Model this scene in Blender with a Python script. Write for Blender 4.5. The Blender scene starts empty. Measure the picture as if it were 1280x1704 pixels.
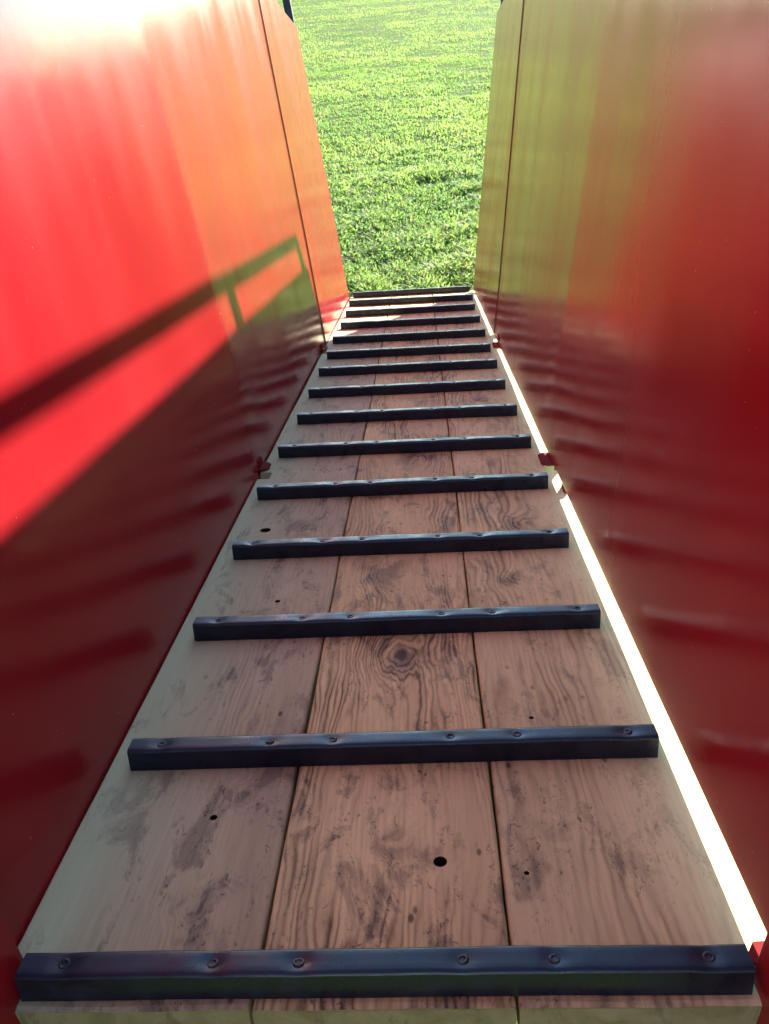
import bpy, bmesh, math, random
import numpy as np
from mathutils import Vector, Matrix, noise as mnoise

random.seed(7)
rng = np.random.default_rng(11)
scene = bpy.context.scene
COL = scene.collection
R = math.radians

# ---------------------------------------------------------------- frame of the ramp
ALPHA = R(13.0)            # slope of the ramp, falling away from the camera
TOE = 4.72                 # distance along the ramp from below the camera to its lower end
TOE_Z = 0.14               # height of the walking surface at the toe
ROOT = Matrix.Translation((0, 0, TOE_Z)) @ Matrix.Rotation(-ALPHA, 4, 'X')
FLOOR = lambda x, y, z: Vector((x, y - TOE, z))       # ramp coordinates -> root local

# ---------------------------------------------------------------- camera
cam_x, cam_h, yaw, pitch, roll = 0.058855, 0.629776, 0.058656, 0.380663, -0.062224
fwd = Vector((-math.sin(yaw) * math.cos(pitch), math.cos(yaw) * math.cos(pitch), -math.sin(pitch)))
rgt = Vector((math.cos(yaw), math.sin(yaw), 0))
upv = rgt.cross(fwd)
r2 = math.cos(roll) * rgt + math.sin(roll) * upv
u2 = -math.sin(roll) * rgt + math.cos(roll) * upv
cm = Matrix((r2, u2, -fwd)).transposed().to_4x4()
cm.translation = FLOOR(cam_x, 0, cam_h)
cam = bpy.data.cameras.new('camera')
cam.sensor_fit = 'VERTICAL'; cam.sensor_height = 24.0
cam.lens = 1420 / 1704 * 24.0
cam.clip_start = 0.02; cam.clip_end = 3000
camo = bpy.data.objects.new('camera', cam); COL.objects.link(camo)
camo.matrix_world = ROOT @ cm
scene.camera = camo

# ---------------------------------------------------------------- sky, sun, exposure
SUN = (ROOT.to_3x3() @ Vector((0.843, 1.62, 1.0))).normalized()
sun_el = math.asin(SUN.z); sun_az = math.atan2(SUN.x, SUN.y)
w = bpy.data.worlds.new('World'); scene.world = w; w.use_nodes = True
nt = w.node_tree
sky = nt.nodes.new('ShaderNodeTexSky'); sky.sky_type = 'NISHITA'; sky.sun_disc = False
sky.sun_elevation = sun_el; sky.sun_rotation = sun_az
sky.air_density = 0.8; sky.dust_density = 0.0; sky.ozone_density = 1.0
bg = nt.nodes['Background']; bg.inputs['Strength'].default_value = 0.12
nt.links.new(sky.outputs[0], bg.inputs['Color'])
sl = bpy.data.lights.new('sun', 'SUN'); sl.energy = 5.0; sl.angle = R(0.55); sl.color = (1.0, 0.93, 0.82)
so = bpy.data.objects.new('sun', sl); COL.objects.link(so)
so.rotation_euler = SUN.to_track_quat('Z', 'Y').to_euler(); so.location = (8, 16, 12)
vs = scene.view_settings
vs.view_transform = 'Standard'; vs.look = 'None'; vs.gamma = 1.0; vs.exposure = 2.4
vs.use_curve_mapping = False
scene.render.engine = 'CYCLES'
scene.cycles.max_bounces = 7; scene.cycles.diffuse_bounces = 4; scene.cycles.glossy_bounces = 4; scene.cycles.transmission_bounces = 3
scene.cycles.use_adaptive_sampling = True; scene.cycles.adaptive_threshold = 0.02; scene.cycles.caustics_reflective = False
scene.cycles.use_denoising = True

# ---------------------------------------------------------------- node helpers
class NT:
    def __init__(self, name):
        self.m = bpy.data.materials.new(name); self.m.use_nodes = True
        self.t = self.m.node_tree; self.b = self.t.nodes['Principled BSDF']
    def n(self, kind, **kw):
        x = self.t.nodes.new('ShaderNode' + kind)
        for k, v in kw.items(): setattr(x, k, v)
        return x
    def put(self, sock, v):
        if isinstance(v, bpy.types.NodeSocket): self.t.links.new(v, sock)
        else: sock.default_value = v
    def math(self, op, a, b=0.0, c=0.0, clamp=False):
        x = self.n('Math', operation=op, use_clamp=clamp)
        for i, v in enumerate((a, b, c)): self.put(x.inputs[i], v)
        return x.outputs[0]
    def coords(self, scale=(1, 1, 1), loc=(0, 0, 0), kind='Object'):
        tc = self.n('TexCoord'); mp = self.n('Mapping')
        self.t.links.new(tc.outputs[kind], mp.inputs['Vector'])
        mp.inputs['Scale'].default_value = scale; mp.inputs['Location'].default_value = loc
        return mp.outputs[0]
    def noise(self, scale, vec=None, detail=3.0, rough=0.55, dist=0.0, out=0):
        x = self.n('TexNoise'); x.inputs['Scale'].default_value = scale
        x.inputs['Detail'].default_value = detail; x.inputs['Roughness'].default_value = rough
        x.inputs['Distortion'].default_value = dist
        if vec is not None: self.t.links.new(vec, x.inputs['Vector'])
        return x.outputs[out]
    def ramp(self, fac, lo, hi, a=0.0, b=1.0, smooth=True):
        x = self.n('MapRange'); x.interpolation_type = 'SMOOTHSTEP' if smooth else 'LINEAR'
        self.put(x.inputs['Value'], fac)
        for k, v in (('From Min', lo), ('From Max', hi), ('To Min', a), ('To Max', b)): self.put(x.inputs[k], v)
        return x.outputs[0]
    def mix(self, fac, a, b, blend='MIX'):
        x = self.n('Mix', data_type='RGBA', blend_type=blend)
        self.put(x.inputs[0], fac)
        for i, v in ((6, a), (7, b)):
            self.put(x.inputs[i], v if isinstance(v, bpy.types.NodeSocket) else (*v, 1.0))
        return x.outputs[2]
    def bump(self, h, strength, dist):
        x = self.n('Bump'); x.inputs['Strength'].default_value = strength
        x.inputs['Distance'].default_value = dist
        self.t.links.new(h, x.inputs['Height'])
        self.t.links.new(x.outputs[0], self.b.inputs['Normal'])
    def set(self, **kw):
        for k, v in kw.items():
            s = self.b.inputs[k.replace('_', ' ')]
            if isinstance(v, tuple) and len(v) == 3: v = (*v, 1.0)
            self.put(s, v)

def red_paint():
    N = NT('red_gloss_paint')
    co = N.coords()
    blot = N.noise(3.0, co, 4.0)
    col = N.mix(N.ramp(blot, 0.35, 0.7), (0.285, 0.012, 0.016), (0.25, 0.010, 0.014))
    streak = N.noise(14.0, N.coords((1, 1.0, 0.06)), 3.0)
    col = N.mix(N.ramp(streak, 0.62, 0.75, 0, 0.10), col, (0.26, 0.03, 0.03))
    speck = N.noise(160.0, co, 1.0)
    col = N.mix(N.ramp(speck, 0.80, 0.83, 0, 0.5), col, (0.7, 0.35, 0.3))
    rough = N.ramp(N.noise(6.0, N.coords((1, 1, 0.25)), 4.0), 0.3, 0.75, 0.155, 0.25)
    scuff = N.noise(1.0, N.coords((1, 9, 70), (2, 0, 0)), 5.0, 0.7, 0.6)
    scm = N.math('MULTIPLY', N.ramp(scuff, 0.66, 0.74), N.ramp(blot, 0.45, 0.65))
    col = N.mix(N.math('MULTIPLY', scm, 0.30), col, (0.36, 0.10, 0.09))
    rough = N.math('MULTIPLY_ADD', scm, 0.25, rough)
    N.set(Base_Color=col, Roughness=rough, IOR=1.37)
    N.bump(N.noise(45.0, N.coords((1, 1, 0.5)), 2.0), 0.05, 0.004)
    return N.m

def dark_steel(name, col, rough, ior=1.45):
    N = NT(name)
    co = N.coords()
    a = N.noise(38.0, co, 4.0)
    c = N.mix(N.ramp(a, 0.45, 0.72), col, tuple(v * 1.5 + 0.002 for v in col))
    d = N.noise(9.0, N.coords((1, 3, 3)), 5.0)
    c = N.mix(N.ramp(d, 0.62, 0.80, 0, 0.4), c, (0.030, 0.024, 0.022))
    N.set(Base_Color=c, Roughness=N.ramp(a, 0.3, 0.75, rough, rough + 0.22), Metallic=0.0, IOR=ior)
    N.bump(N.noise(120.0, co, 2.0), 0.15, 0.001)
    return N.m

def wood(name, light, dark, stain, knots, freq, contrast, stain_amt, seed, edge=None):
    N = NT(name)
    sep = N.n('SeparateXYZ'); N.t.links.new(N.coords(), sep.inputs[0])
    x, y = sep.outputs[0], sep.outputs[1]
    wa = N.noise(1.0, N.coords((9, 1.6, 1), (seed, seed * 2, 0)), 3.0)
    wb = N.noise(1.0, N.coords((34, 9.0, 1), (seed * 3, seed, 0)), 3.0, 0.6)
    wc = N.noise(1.0, N.coords((26, 17, 1), (seed * 2, seed * 4, 0)), 2.0)
    x1 = N.math('MULTIPLY_ADD', N.math('SUBTRACT', wc, 0.5), 0.045, x)
    y1 = N.math('MULTIPLY_ADD', N.math('SUBTRACT', wb, 0.5), 0.06, y)
    g = N.math('ADD', x, N.math('MULTIPLY', N.math('SUBTRACT', wa, 0.5), 0.13))
    g = N.math('ADD', g, N.math('MULTIPLY', N.math('SUBTRACT', wb, 0.5), 0.016))
    kmask = None
    for (kx, ky, sx, sy, amp) in knots:
        dx = N.math('DIVIDE', N.math('SUBTRACT', x1, kx), sx)
        dy = N.math('DIVIDE', N.math('SUBTRACT', y1, ky - TOE), sy)
        e = N.math('EXPONENT', N.math('MULTIPLY', N.math('ADD', N.math('MULTIPLY', dx, dx), N.math('MULTIPLY', dy, dy)), -1.0))
        g = N.math('ADD', g, N.math('MULTIPLY', e, amp))
        kmask = e if kmask is None else N.math('MAXIMUM', kmask, e)
    lw = N.math('MULTIPLY_ADD', wc, 3.0, N.math('MULTIPLY', g, freq))
    s = N.math('SINE', lw)
    s = N.math('MULTIPLY_ADD', s, 0.5, 0.5)
    s = N.math('POWER', s, 2.2)
    s2 = N.math('POWER', N.math('MULTIPLY_ADD', N.math('SINE', N.math('MULTIPLY', lw, 0.37)), 0.5, 0.5), 1.5)
    fade = N.ramp(N.noise(1.0, N.coords((9, 3.4, 1), (seed, 5, 1)), 5.0), 0.40, 0.62, 0.05, 1.0)
    fine = N.noise(1.0, N.coords((260, 12, 1), (0, seed, 0)), 3.0)
    line = N.math('MULTIPLY', N.math('MULTIPLY_ADD', s2, 0.35, N.math('MULTIPLY', s, 0.75)), fade)
    col = N.mix(N.math('MULTIPLY', line, contrast), light, dark)
    col = N.mix(N.ramp(fine, 0.35, 0.75, 0.0, 0.25), col, dark)
    tone = N.noise(1.0, N.coords((6, 0.9, 1), (seed * 5, 2, 0)), 3.0)
    col = N.mix(N.ramp(tone, 0.40, 0.66, 0.0, 0.5), col, tuple(0.45 * a + 0.55 * b for a, b in zip(stain, light)))
    st = N.noise(1.0, N.coords((21, 9.0, 1), (seed, seed * 7, 0)), 7.0, 0.68, 0.6)
    stm = N.ramp(st, 0.515, 0.63, 0.0, stain_amt)
    if kmask is not None:
        stk = N.math('MULTIPLY', N.ramp(kmask, 0.10, 0.8, 0.0, 1.0), N.ramp(st, 0.40, 0.56, 0.0, 0.85))
        stm = N.math('MAXIMUM', stm, stk)
    stm = N.math('MULTIPLY', stm, N.math('MULTIPLY_ADD', line, 0.5, 0.62))
    col = N.mix(stm, col, stain)
    vo = N.n('TexVoronoi'); vo.inputs['Scale'].default_value = 1.0
    N.t.links.new(N.coords((52, 26, 1), (seed, seed, 0)), vo.inputs['Vector'])
    gate = N.ramp(N.noise(1.0, N.coords((13, 9, 1), (3, seed, 0)), 3.0), 0.50, 0.60)
    dash = N.math('MULTIPLY', N.ramp(vo.outputs['Distance'], 0.08, 0.20, 1.0, 0.0), gate)
    scr = N.noise(1.0, N.coords((120, 60, 1), (seed, 1, 0)), 3.0, 0.7, 2.0)
    scrm = N.math('MULTIPLY', N.ramp(scr, 0.57, 0.66), N.ramp(st, 0.45, 0.55))
    dk = N.math('MAXIMUM', dash, N.math('MULTIPLY', scrm, 0.8))
    col = N.mix(N.math('MULTIPLY', dk, 0.8), col, tuple(0.4 * v for v in stain))
    if edge:
        side, ecol, amt = edge
        em = N.ramp(N.math('ADD', x, N.math('MULTIPLY', N.math('SUBTRACT', wa, 0.5), 0.10)), side[0], side[1], 0.0, amt)
        em = N.math('MULTIPLY', em, N.math('SUBTRACT', 1.0, N.math('MULTIPLY', stm, 0.8)))
        col = N.mix(em, col, ecol)
    N.set(Base_Color=col, Roughness=N.ramp(st, 0.3, 0.7, 0.80, 0.65), IOR=1.28)
    N.bump(N.noise(1.0, N.coords((210, 10, 1), (0, seed, 0)), 2.0), 0.35, 0.0016)
    return N.m

def end_grain():
    N = NT('weathered_end_grain')
    co = N.coords((1, 1, 1))
    a = N.noise(26.0, co, 6.0, 0.65, 0.6)
    col = N.mix(N.ramp(a, 0.3, 0.7), (0.20, 0.165, 0.06), (0.32, 0.26, 0.12))
    b = N.noise(60.0, N.coords((1, 1, 0.4)), 4.0)
    col = N.mix(N.ramp(b, 0.56, 0.70, 0, 0.8), col, (0.13, 0.11, 0.05))
    N.set(Base_Color=col, Roughness=0.85)
    N.bump(a, 0.6, 0.004)
    return N.m

M_RED = red_paint()
M_NAVY = dark_steel('dark_blue_enamel', (0.004, 0.006, 0.016), 0.24)
M_RAIL = dark_steel('dark_rail_paint', (0.020, 0.014, 0.022), 0.35)
M_BOLT = dark_steel('dull_bolt_steel', (0.018, 0.013, 0.012), 0.40)
M_END = end_grain()
M_EDGE = dark_steel('dark_sheet_edge', (0.045, 0.010, 0.008), 0.6)  # rims coloured dark so each seam reads as a crack line
M_HOLE = dark_steel('hole_shade_wood', (0.030, 0.018, 0.012), 0.8, 1.2)  # shade inside the plank holes, put into the colour of their walls
M_RUST = dark_steel('dull_red_bracket', (0.16, 0.012, 0.012), 0.7, 1.15)
M_WOOD = [
    wood('grey_plank', (0.55, 0.47, 0.245), (0.21, 0.165, 0.092), (0.085, 0.068, 0.050),
         [(-0.181, 0.603, 0.026, 0.026, 0.034), (-0.164, 0.753, 0.018, 0.02, 0.03), (-0.193, 1.50, 0.04, 0.05, 0.04), (-0.21, 2.6, 0.05, 0.09, 0.05)],
         620, 0.5, 0.75, 3.1, ((-0.20, -0.320), (0.55, 0.53, 0.29), 0.8)),  # paler grey-green towards the left edge
    wood('knotty_pine_plank', (0.78, 0.63, 0.275), (0.16, 0.100, 0.045), (0.075, 0.058, 0.042),
         [(0.008, 0.672, 0.030, 0.026, 0.048), (0.050, 0.655, 0.015, 0.016, -0.024), (0.0, 1.04, 0.05, 0.06, 0.04),
          (-0.02, 1.31, 0.05, 0.08, 0.04), (0.03, 1.9, 0.05, 0.07, -0.04)],
         720, 1.0, 0.75, 8.4),
    wood('straight_pine_plank', (0.78, 0.67, 0.30), (0.22, 0.155, 0.07), (0.10, 0.080, 0.052),
         [(0.185, 1.263, 0.030, 0.03, 0.035), (0.225, 1.488, 0.03, 0.04, 0.035), (0.20, 2.4, 0.04, 0.05, 0.04)],
         480, 0.9, 0.5, 5.7, ((0.20, 0.335), (0.78, 0.68, 0.32), 0.6)),
]

# ---------------------------------------------------------------- mesh helpers
def link(name, me, mat, parent=None):
    o = bpy.data.objects.new(name, me); COL.objects.link(o)
    for m in (mat if isinstance(mat, (list, tuple)) else [mat]):
        if m and m.name not in [s.name for s in me.materials if s]: me.materials.append(m)
    if parent: o.parent = parent
    return o

def mesh(name, v, f, smooth=False):
    me = bpy.data.meshes.new(name); me.from_pydata([tuple(p) for p in v], [], f)
    if smooth: me.polygons.foreach_set('use_smooth', [True] * len(me.polygons))
    me.update(); return me

def bar(name, a, b, wx, wy, bevel=0.003, up=(1, 0, 0)):
    """square tube from a to b with bevelled long edges"""
    a, b = Vector(a), Vector(b); d = (b - a); L = d.length; d.normalize()
    ux = Vector(up); ux = (ux - d * ux.dot(d)).normalized(); uy = d.cross(ux)
    bm = bmesh.new(); bmesh.ops.create_cube(bm, size=1.0)
    for vv in bm.verts:
        c = vv.co
        vv.co = a + ux * (c.x * wx) + uy * (c.y * wy) + d * ((c.z + 0.5) * L)
    bmesh.ops.bevel(bm, geom=list(bm.edges), offset=bevel, segments=2, affect='EDGES')
    me = bpy.data.meshes.new(name); bm.to_mesh(me); bm.free(); return me

# ---------------------------------------------------------------- ground
def hgt(x, y):
    n = 0.035 * mnoise.noise(Vector((x * 0.35, y * 0.35, 3.3))) + 0.016 * mnoise.noise(Vector((x * 1.7, y * 1.7, 7.1)))
    k = min(1.0, max(0.0, (math.hypot(x, max(0, abs(y + 2.4) - 2.6)) - 0.55) / 1.2))
    return n * k
def axis(near, far, n):
    t = np.linspace(-1, 1, n)
    return np.sign(t) * (near * np.abs(t) + (far - near) * np.abs(t) ** 5)
gx = axis(18, 900, 181); gy = axis(28, 900, 221) + 8
gv = [(x, y, hgt(x, y)) for y in gy for x in gx]
nx = len(gx)
gf = [(j * nx + i, j * nx + i + 1, (j + 1) * nx + i + 1, (j + 1) * nx + i) for j in range(len(gy) - 1) for i in range(nx - 1)]
G = NT('lawn_soil')
co = G.coords()
n1 = G.noise(0.9, co, 6.0, 0.6); n2 = G.noise(9.0, co, 6.0, 0.7); n3 = G.noise(60.0, co, 3.0, 0.7)
gc = G.mix(G.ramp(n2, 0.35, 0.68), (0.085, 0.130, 0.028), (0.120, 0.185, 0.040))
gc = G.mix(G.ramp(n1, 0.55, 0.72, 0, 0.5), gc, (0.13, 0.115, 0.05))
gc = G.mix(G.ramp(n3, 0.45, 0.70, 0, 0.5), gc, (0.05, 0.065, 0.02))
G.set(Base_Color=gc, Roughness=1.0, IOR=1.15)
G.bump(G.math('ADD', n2, n3), 0.8, 0.05)
ground = link('ground', mesh('ground', gv, gf, True), G.m)
ground['kind'] = 'structure'; ground['label'] = 'open field of soil and turf beyond the ramp'

# ---------------------------------------------------------------- grass: uncountable blades, one object
def grass_blades():
    V, F, T = [], [], []
    base = 0
    def patch(n, yy, spread, hmin, hmax, wid, seg):
        nonlocal base
        y = yy
        x = rng.uniform(-1, 1, n) * spread(y)
        keep = ~((np.abs(x) < 0.40) & (y < 0.012))
        x, y = x[keep], y[keep]
        nz = np.array([mnoise.noise(Vector((a * 2.1, b * 2.1, 1.0))) for a, b in zip(x, y)])
        fz = np.array([mnoise.noise(Vector((a * 6.5, b * 6.5, 9.0))) for a, b in zip(x, y)])
        k2 = rng.uniform(-0.75, 0.55, len(x)) < (nz * 0.7 + fz * 0.9 + 0.35)
        x, y, nz, fz = x[k2], y[k2], nz[k2], fz[k2]
        m = len(x)
        z = np.array([hgt(a, b) for a, b in zip(x, y)]) - 0.004
        ang = rng.uniform(0, 2 * np.pi, m)
        pz = np.array([mnoise.noise(Vector((a * 0.55, b * 0.8, 4.0))) for a, b in zip(x, y)])
        H = rng.uniform(hmin, hmax, m) * (1.0 + 0.6 * nz + 0.4 * fz + 0.5 * pz)
        H = np.clip(H, 0.015, None)
        lean = rng.uniform(0.25, 1.25, m) * H
        dx, dy = np.cos(ang), np.sin(ang)
        tw = ang + np.pi / 2 + rng.normal(0, 0.5, m)
        sx, sy = np.cos(tw), np.sin(tw)
        wd = rng.uniform(0.6, 1.3, m) * wid
        def pt(t, ww):
            bx = x + dx * lean * t ** 1.7; by = y + dy * lean * t ** 1.7
            bz = z + H * (t - 0.28 * t ** 3)
            return (np.stack([bx - sx * wd * ww, by - sy * wd * ww, bz], 1), np.stack([bx + sx * wd * ww, by + sy * wd * ww, bz], 1))
        tint = np.clip(0.55 + 0.3 * nz + 0.8 * pz + rng.normal(0, 0.20, m), 0, 1)
        tint = np.where(rng.uniform(0, 1, m) < 0.05 + 0.25 * np.clip(-pz - 0.1, 0, 1), 2.0, tint)
        if seg == 2:
            a0, a1 = pt(0.0, 0.6); b0, b1 = pt(0.55, 1.0); c0, _ = pt(1.0, 0.0)
            vv = np.stack([a0, a1, b0, b1, c0], 1).reshape(-1, 3)
            idx = base + np.arange(m)[:, None] * 5
            F.append(np.concatenate([idx + np.array([[0, 1, 3]]), idx + np.array([[0, 3, 2]]), idx + np.array([[2, 3, 4]])], 0))
            T.append(np.repeat(tint, 5)); base += 5 * m
        else:
            a0, a1 = pt(0.0, 1.0); c0, _ = pt(1.0, 0.0)
            vv = np.stack([a0, a1, c0], 1).reshape(-1, 3)
            idx = base + np.arange(m)[:, None] * 3
            F.append(idx + np.array([[0, 1, 2]]))
            T.append(np.repeat(tint, 3)); base += 3 * m
        V.append(vv)
    def ys(n, a, b):               # more blades close to the ramp
        return a + (b - a) * rng.uniform(0, 1, n)
    patch(95000, ys(95000, -0.05, 3.2), lambda y: 1.6 + 0.30 * y, 0.035, 0.080, 0.0050, 2)
    patch(190000, ys(190000, 3.0, 10.0), lambda y: 1.9 + 0.40 * y, 0.022, 0.048, 0.0050, 2)
    yb = 9.5 + (70 - 9.5) * rng.uniform(0, 1, 560000) ** 1.4
    patch(560000, yb, lambda y: 2.5 + 0.42 * y, 0.018, 0.042, 0.0085, 1)
    patch(45000, -5.5 + 6.0 * rng.uniform(0, 1, 45000), lambda y: 4.0 + 0 * y, 0.03, 0.07, 0.007, 1)
    V = np.concatenate(V); F = np.concatenate(F); T = np.concatenate(T)
    me = bpy.data.meshes.new('grass')
    me.vertices.add(len(V)); me.vertices.foreach_set('co', V.astype(np.float32).ravel())
    me.loops.add(F.size); me.loops.foreach_set('vertex_index', F.astype(np.int32).ravel())
    me.polygons.add(len(F)); me.polygons.foreach_set('loop_start', np.arange(0, F.size, 3, dtype=np.int32))
    me.update(calc_edges=True)
    at = me.attributes.new('tint', 'FLOAT', 'POINT'); at.data.foreach_set('value', T.astype(np.float32))
    return me
B = NT('grass_blade')
at = B.n('Attribute'); at.attribute_name = 'tint'
tt = at.outputs['Fac']
bc = B.mix(B.ramp(tt, 0.0, 1.0), (0.085, 0.155, 0.042), (0.170, 0.240, 0.062))
bc = B.mix(B.ramp(tt, 1.4, 1.9), bc, (0.22, 0.17, 0.075))
B.set(Base_Color=bc, Roughness=0.62, IOR=1.3)
tr = B.n('BsdfTranslucent')
B.t.links.new(B.mix(1.0, bc, (2.1, 2.15, 1.9), 'MULTIPLY'), tr.inputs['Color'])
mx = B.n('MixShader'); mx.inputs[0].default_value = 0.6
B.t.links.new(B.b.outputs[0], mx.inputs[1]); B.t.links.new(tr.outputs[0], mx.inputs[2])
B.t.links.new(mx.outputs[0], B.t.nodes['Material Output'].inputs['Surface'])
grass = link('grass', grass_blades(), B.m)
grass['kind'] = 'stuff'; grass['label'] = 'bright sunlit green grass at the foot of the ramp'; grass['category'] = 'grass'

# ---------------------------------------------------------------- the ramp
ramp = bpy.data.objects.new('loading_ramp', None); COL.objects.link(ramp)
ramp.matrix_world = ROOT; ramp.empty_display_size = 0.3
ramp['label'] = 'plank ramp with glossy red metal sides and dark cross cleats leading down to grass'
ramp['category'] = 'ramp'

# planks -------------------------------------------------------
def plank(x0, x1, seed, holes, notches):
    th = 0.040; y0, y1 = 0.491, 4.722; n = 110
    prof_top = 7
    V, F = [], []
    ring = None
    for i in range(n + 1):
        t = i / n; y = y0 + (y1 - y0) * t
        e0 = x0 + 0.0016 * mnoise.noise(Vector((y * 3.1, seed, 0))) + 0.0008 * mnoise.noise(Vector((y * 14, seed, 4)))
        e1 = x1 + 0.0016 * mnoise.noise(Vector((y * 3.1, seed, 9))) + 0.0008 * mnoise.noise(Vector((y * 14, seed, 14)))
        drop = 0.0
        if i == 0: drop = 0.0012
        pts = [(e1, -th), (e1, -0.0035), (e1 - 0.0010, -0.0012)]
        for k in range(prof_top):
            u = k / (prof_top - 1)
            xx = e1 - 0.003 + (e0 + 0.003 - (e1 - 0.003)) * u
            zz = 0.0011 * ((2 * u - 1) ** 2 - 1) * 0.6 + 0.0008 * mnoise.noise(Vector((xx * 14, y * 3, seed))) * min(u, 1 - u) * 3
            pts.append((xx, zz))
        pts += [(e0 + 0.0010, -0.0012), (e0, -0.0035), (e0, -th)]
        jig = 0.0025 * mnoise.noise(Vector((seed, 3, 1))) if i else 0
        for (px, pz) in pts:
            yy = y
            if i == 0: yy = y + 0.0012 * mnoise.noise(Vector((px * 60, seed, 2)))
            if i == 1: yy = y0 + 0.005 + 0.002 * mnoise.noise(Vector((px * 45, seed, 5)))
            V.append(FLOOR(px, yy, pz - (drop if pz > -0.02 else 0)))
        m = len(pts)
        if i:
            a = (i - 1) * m; b = i * m
            for k in range(m): F.append((a + k, b + k, b + (k + 1) % m, a + (k + 1) % m))
    m = len(pts)
    F.append(tuple(range(m))); F.append(tuple(range(n * m + m - 1, n * m - 1, -1)))
    me = mesh('floor_plank', V, F)
    bm = bmesh.new(); bm.from_mesh(me); bmesh.ops.recalc_face_normals(bm, faces=bm.faces); bm.to_mesh(me); bm.free()
    return me

def cut(o, holes, boxes):
    bm = bmesh.new()
    for (hx, hy, r) in holes:
        bmesh.ops.create_cone(bm, cap_ends=True, segments=18, radius1=r, radius2=r, depth=0.2,
                              matrix=Matrix.Translation(FLOOR(hx, hy, 0)) @ Matrix.Diagonal((1.0, 1.0, 1, 1)))
    for (a, b, c, d) in boxes:
        bmesh.ops.create_cube(bm, size=1.0, matrix=Matrix.Translation(FLOOR((a + b) / 2, (c + d) / 2, 0)) @ Matrix.Diagonal((b - a, d - c, 0.2, 1)))
    cme = bpy.data.meshes.new('cutter'); bm.to_mesh(cme); bm.free()
    c = bpy.data.objects.new('cutter', cme); COL.objects.link(c); c.parent = ramp
    md = o.modifiers.new('cut', 'BOOLEAN'); md.operation = 'DIFFERENCE'; md.object = c; md.solver = 'EXACT'
    bpy.context.view_layer.update()
    dg = bpy.context.evaluated_depsgraph_get()
    new = bpy.data.meshes.new_from_object(o.evaluated_get(dg))
    o.modifiers.clear(); o.data = new
    bpy.data.objects.remove(c); bpy.data.meshes.remove(cme)

PL = [(-0.3300, -0.1066, 1.3, [(-0.261, 1.503, 0.0105), (-0.186, 0.716, 0.0042), (-0.192, 1.207, 0.0045)], [(-0.34, -0.302, 1.80, 1.845), (-0.34, -0.312, 3.20, 3.24)]),
      (-0.1044, 0.1114, 5.6, [(0.054, 0.648, 0.0068)], []),
      (0.1138, 0.3380, 9.2, [(0.136, 0.631, 0.0026), (0.171, 0.878, 0.0030)], [(0.314, 0.35, 1.775, 1.82), (0.318, 0.35, 3.12, 3.16)])]
PLABEL = ['greyish floor plank beside the left wall', 'knotty pine floor plank in the middle with a round hole', 'tan straight-grained floor plank beside the right wall']
for k, (a, b, s, holes, boxes) in enumerate(PL):
    o = link('floor_plank', plank(a, b, s, holes, boxes), [M_WOOD[k], M_END, M_HOLE], ramp)
    cut(o, holes, boxes)
    me = o.data
    for p in me.polygons:
        p.material_index = 1 if (p.normal.y < -0.93 and p.center.y < 0.52 - TOE) else 0
        for (hx, hy, hr) in holes:
            if math.hypot(p.center.x - hx, p.center.y - (hy - TOE)) < hr * 1.05 and abs(p.normal.z) < 0.3: p.material_index = 2
    o['label'] = PLABEL[k]

# cleats -------------------------------------------------------
BX = [-0.263, -0.137, -0.065, 0.070, 0.145, 0.268]
def cleat_mesh(seed):
    W, H = 0.026, 0.028
    prof = [(0, 0), (0, H - 0.0040), (0.0007, H - 0.0018), (0.0020, H - 0.0005), (0.0042, H), (0.009, H), (0.013, H), (0.017, H), (0.0218, H),
            (0.0240, H - 0.0005), (0.0253, H - 0.0018), (W, H - 0.0040), (W, 0)]
    xs = sorted(set([round(v, 4) for v in list(np.linspace(-0.3, 0.3, 61)) + [b + d for b in BX for d in (-0.012, -0.008, -0.005, -0.0025, 0, 0.0025, 0.005, 0.008, 0.012)]]))
    rr = random.Random(seed)
    dep = [rr.uniform(0.0016, 0.0036) for _ in BX]
    V, F = [], []
    m = len(prof)
    for i, x in enumerate(xs):
        sag = 0.0010 * mnoise.noise(Vector((x * 5, seed, 0)))
        for (py, pz) in prof:
            z = pz
            if pz > 0.01:
                for b, d in zip(BX, dep):
                    z -= d * math.exp(-((x - b) / 0.011) ** 2 - ((py - 0.013) / 0.0105) ** 2)
                z += 0.0004 * mnoise.noise(Vector((x * 22, py * 60, seed)))
            yy = py + sag + 0.0005 * mnoise.noise(Vector((x * 16, seed, py * 30)))
            V.append((x, yy, z))
        if i:
            a, b2 = (i - 1) * m, i * m
            for k in range(m): F.append((a + k, a + (k + 1) % m, b2 + (k + 1) % m, b2 + k))
    c0 = len(V); V += V[:m]; c1 = len(V); V += V[(len(xs) - 1) * m:(len(xs)) * m]
    F.append(tuple(range(c0 + m - 1, c0 - 1, -1))); F.append(tuple(range(c1, c1 + m)))
    me = mesh('cleat', V, F, True)
    bm = bmesh.new(); bm.from_mesh(me); bmesh.ops.recalc_face_normals(bm, faces=bm.faces)
    for f in bm.faces:
        if len(f.verts) > 4 or abs(f.normal.y) > 0.97: f.smooth = False
    bm.to_mesh(me); bm.free()
    return me, dep
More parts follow.
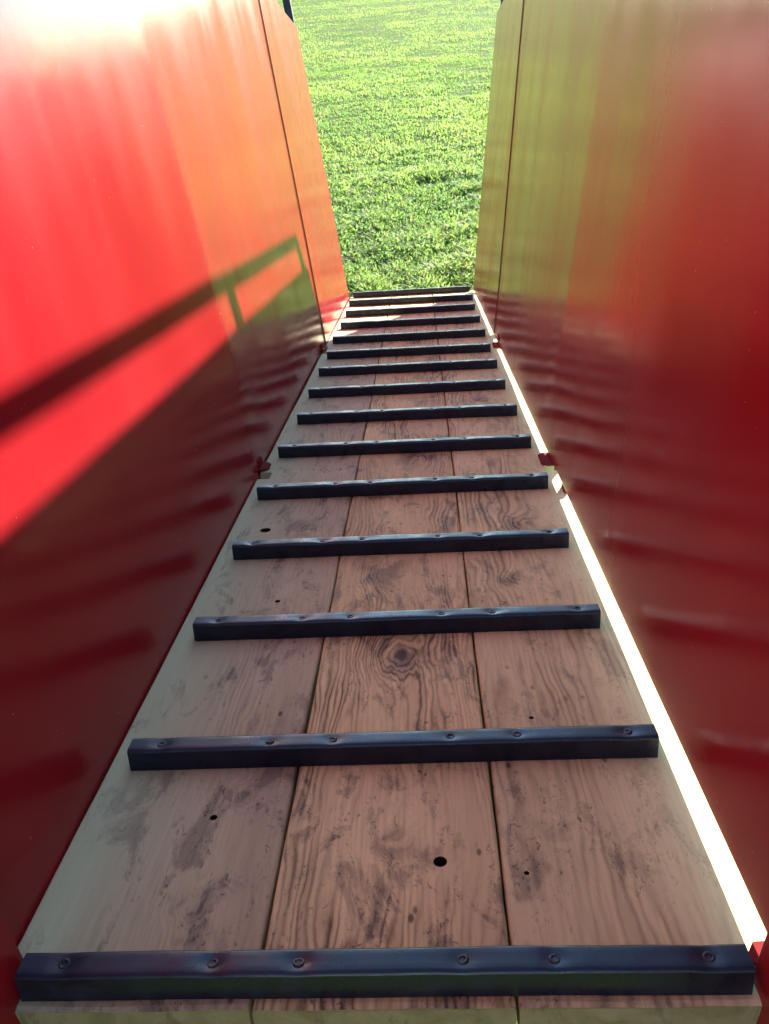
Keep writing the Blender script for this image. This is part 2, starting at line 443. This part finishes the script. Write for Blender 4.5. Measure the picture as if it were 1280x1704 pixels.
def bolt_mesh():
    prof = [(0.0020, -0.0022), (0.0024, 0.0002), (0.0032, 0.0009), (0.0045, 0.0008), (0.0054, -0.0002), (0.0058, -0.0030)]
    n = 16; V, F = [], []
    for k in range(n):
        a = 2 * math.pi * k / n
        V += [(r * math.cos(a), r * math.sin(a), z) for r, z in prof]
    m = len(prof)
    for k in range(n):
        a, b = k * m, ((k + 1) % n) * m
        for j in range(m - 1): F.append((a + j, a + j + 1, b + j + 1, b + j))
    F.append(tuple(k * m for k in range(n)))
    me = mesh('bolt', V, F, True)
    bm = bmesh.new(); bm.from_mesh(me); bmesh.ops.recalc_face_normals(bm, faces=bm.faces); bm.to_mesh(me); bm.free()
    return me
CM = [cleat_mesh(s) for s in (1, 2, 3, 4)]
BM_ = bolt_mesh()
CL = [(-0.301, 0.500), (-0.301, 0.795), (-0.297, 1.087), (-0.296, 1.369), (-0.304, 1.665), (-0.302, 1.946), (-0.294, 2.234),
      (-0.297, 2.521), (-0.297, 2.811), (-0.297, 3.088), (-0.303, 3.381), (-0.299, 3.714), (-0.303, 4.042), (-0.312, 4.380), (-0.311, 4.683)]
CR = [(0.300, 0.500), (0.302, 0.797), (0.295, 1.087), (0.296, 1.367), (0.302, 1.663), (0.301, 1.939), (0.299, 2.225),
      (0.296, 2.517), (0.297, 2.807), (0.297, 3.078), (0.300, 3.379), (0.301, 3.704), (0.302, 4.050), (0.311, 4.366), (0.313, 4.690)]
for i, (a, b) in enumerate(zip(CL, CR)):
    me, dep = CM[(i * 3) % 4]
    o = link('cleat', me, M_NAVY, ramp)
    o.location = FLOOR((a[0] + b[0]) / 2, (a[1] + b[1]) / 2, 0.0004)
    o.rotation_euler = (0, 0, math.atan2(b[1] - a[1], b[0] - a[0]))
    o.scale = (((b[0] - a[0]) / 0.6), 1, 1)
    for j, bx in enumerate(BX):
        q = link('bolt', BM_, M_BOLT, o)
        q.location = (bx, 0.013, 0.028 - dep[j] + 0.0004)
        q.rotation_euler = (random.uniform(-.2, .2), random.uniform(-.2, .2), random.uniform(0, 3))

# side walls ---------------------------------------------------
KL, KR = 0.150, 0.128
HW = 1.350
def wave(side, y, z, seam2):
    s = 11.0 if side > 0 else 2.0
    n = mnoise.noise
    h = min(1.0, max(0.0, z + 0.01) / 0.22); h = h * h * (3 - 2 * h)
    d = h * 0.0050 * n(Vector((y * 1.1, z * 0.75, s)))
    d += h * 0.0016 * n(Vector((y * 3.6, z * 1.0, s + 5)))
    d += 0.00022 * n(Vector((y * 9.0, z * 0.8, s + 9)))
    d += 0.0022 * n(Vector((y * 2.4, z * 6.0, s + 17))) * math.exp(-z / 0.30) * min(1.0, max(0.0, z) / 0.05)
    if seam2:
        r = abs(y - 1.87)
        d += h * 0.0052 * math.exp(-(math.sqrt(r * r + 0.0009) - 0.03) / 0.14 * 1.0)
    return d
def wall_panel(side, ya, ma, yb, mb, xa, xb, za, zb, ztop, ny, nz, seam2=False, thick=0.003):
    k = KR if side > 0 else KL
    nrm = Vector((-side, 0, k)).normalized()
    front, back = [], []
    for j in range(nz + 1):
        tz = j / nz
        for i in range(ny + 1):
            u = i / ny
            z0 = za + (zb - za) * u
            z0 += 0.0012 * mnoise.noise(Vector((u * 9, side * 3, 1)))
            z = z0 + (ztop - z0) * tz
            if seam2:                      # one column of the sheet runs along the fold at the post
                us = 0.47
                y = ((ya + ma * z) * (1 - u / us) + 1.87 * u / us) if u < us else (1.87 * (1 - u) + (yb + mb * z) * (u - us)) / (1 - us)
            else:
                y = (ya + ma * z) * (1 - u) + (yb + mb * z) * u
            x = side * (xa + (xb - xa) * u + k * z)
            if u in (0.0, 1.0): y += 0.0022 * mnoise.noise(Vector((z * 6, u * 5, side)))
            p = FLOOR(x, y, z) + nrm * wave(side, y, z, seam2)
            front.append(p); back.append(p - nrm * thick)
    V = front + back; N0 = len(front); F = []
    def id_(i, j): return j * (ny + 1) + i
    for j in range(nz):
        for i in range(ny):
            q = (id_(i, j), id_(i + 1, j), id_(i + 1, j + 1), id_(i, j + 1))
            if side < 0: q = q[::-1]
            q = q[::-1]
            F.append(q); F.append(tuple(N0 + t for t in q[::-1]))
    rim = [id_(i, 0) for i in range(ny + 1)] + [id_(ny, j) for j in range(1, nz + 1)] + [id_(i, nz) for i in range(ny - 1, -1, -1)] + [id_(0, j) for j in range(nz - 1, 0, -1)]
    s0 = len(V)
    V += [V[t] for t in rim] + [V[N0 + t] for t in rim]
    L = len(rim); nsm = len(F)
    for t in range(L): F.append((s0 + t, s0 + (t + 1) % L, s0 + L + (t + 1) % L, s0 + L + t))
    me = mesh('wall_panel', V, F)
    me.polygons.foreach_set('use_smooth', [i < nsm for i in range(len(me.polygons))])
    me.polygons.foreach_set('material_index', [0 if i < nsm else 1 for i in range(len(me.polygons))])
    return me
LEAN = 0.28
for side, tag in ((-1, 'left'), (1, 'right')):
    if side < 0:
        specs = [(-0.70, 0, 0.525, 0, 0.303, 0.303, -0.14, -0.14, False, 40, 50), (0.528, 0, 3.425, LEAN, 0.332, 0.335, -0.030, -0.030, True, 200, 90), (3.400, LEAN, 4.70, LEAN, 0.3305, 0.335, -0.03, -0.03, False, 80, 70)]
    else:
        specs = [(-0.70, 0, 0.515, 0, 0.305, 0.305, -0.14, -0.14, False, 40, 50), (0.520, 0, 3.375, LEAN, 0.3225, 0.331, 0.0195, 0.012, True, 200, 90), (3.350, LEAN, 4.70, LEAN, 0.3275, 0.332, 0.013, 0.011, False, 80, 70)]
    for q, (ya, ma, yb, mb, xa, xb, za, zb, sm, ny, nz) in enumerate(specs):
        o = link('wall_panel', wall_panel(side, ya, ma, yb, mb, xa, xb, za, zb, HW, ny, nz, sm, 0.0022), [M_RED, M_EDGE], ramp)
        o['label'] = [f'short red sheet beside the camera end of the {tag} wall', f'long glossy red sheet of the {tag} wall', f'red end sheet of the {tag} wall next to the grass'][q]

# posts and top rails outside the sheets -----------------------
for side in (-1, 1):
    k = KR if side > 0 else KL
    def P(y, m, z, off=0.026): return FLOOR(side * (0.335 + off + k * z), y + m * z, z)
    for (y, m) in ((-0.62, 0), (0.50, 0), (1.87, 0), (3.40 if side < 0 else 3.42, LEAN), (4.655, LEAN)):
        link('post', bar('post', P(y, m, -0.10), P(y, m, 1.520), 0.038, 0.038), M_RAIL, ramp)
    link('top_rail', bar('top_rail', P(-0.66, 0, 1.536), P(4.675 + LEAN * 1.536, 0, 1.536), 0.036, 0.036, 0.012), M_RAIL, ramp)

# folded red feet that hold the sheets to the floor, and one added sun-blocking stub -------------
def foot(side, y, L, xin, h):
    s = side
    sec = [(0.336, 0.002), (0.336, h), (0.333, h), (0.332, 0.006), (xin, 0.005), (xin, 0.002)]
    V, F = [], []
    for e, (yy, sc) in enumerate(((y, 0.55), (y + 0.012, 1.0), (y + L - 0.012, 1.0), (y + L, 0.7))):
        for (px, pz) in sec: V.append(FLOOR(s * (0.336 - (0.336 - px) * sc), yy, pz * (sc if pz > 0.01 else 1)))
    m = len(sec)
    for e in range(3):
        for q in range(m): F.append((e * m + q, e * m + (q + 1) % m, (e + 1) * m + (q + 1) % m, (e + 1) * m + q))
    F.append(tuple(range(m))); F.append(tuple(range(3 * m, 4 * m)))
    me = mesh('wall_foot', V, F)
    bm = bmesh.new(); bm.from_mesh(me); bmesh.ops.recalc_face_normals(bm, faces=bm.faces); bm.to_mesh(me); bm.free()
    return me
for side, y, L, xin, h in ((-1, 1.85, 0.055, 0.312, 0.024), (-1, 3.24, 0.08, 0.316, 0.022), (1, 1.80, 0.085, 0.308, 0.045), (1, 3.13, 0.10, 0.312, 0.04),
                           (1, 0.516, 0.030, 0.308, 0.012), (1, 1.625, 0.050, 0.329, 0.025)):  # last one is an added outer stub that blocks sun to break the bright strip
    o = link('wall_foot', foot(side, y, L, xin, h), M_RUST, ramp)

# frame below the floor ----------------------------------------
for s in (-1, 1):
    link('stringer', bar('stringer', FLOOR(s * 0.285, 0.55, -0.090), FLOOR(s * 0.285, 4.66, -0.090), 0.045, 0.0985), M_RED, ramp)
for y in (0.62, 1.87, 3.30, 4.55):
    link('cross_member', bar('cross_member', FLOOR(-0.355, y, -0.062), FLOOR(0.355, y, -0.062), 0.040, 0.040, up=(0, 0, 1)), M_RED, ramp)
Rm = ROOT.inverted()
for s in (-1, 1):
    top = ROOT @ FLOOR(s * 0.335, 0.66, -0.06)
    link('support_leg', bar('support_leg', Rm @ top, Rm @ Vector((top.x, top.y, 0.0)), 0.045, 0.045), M_RED, ramp)
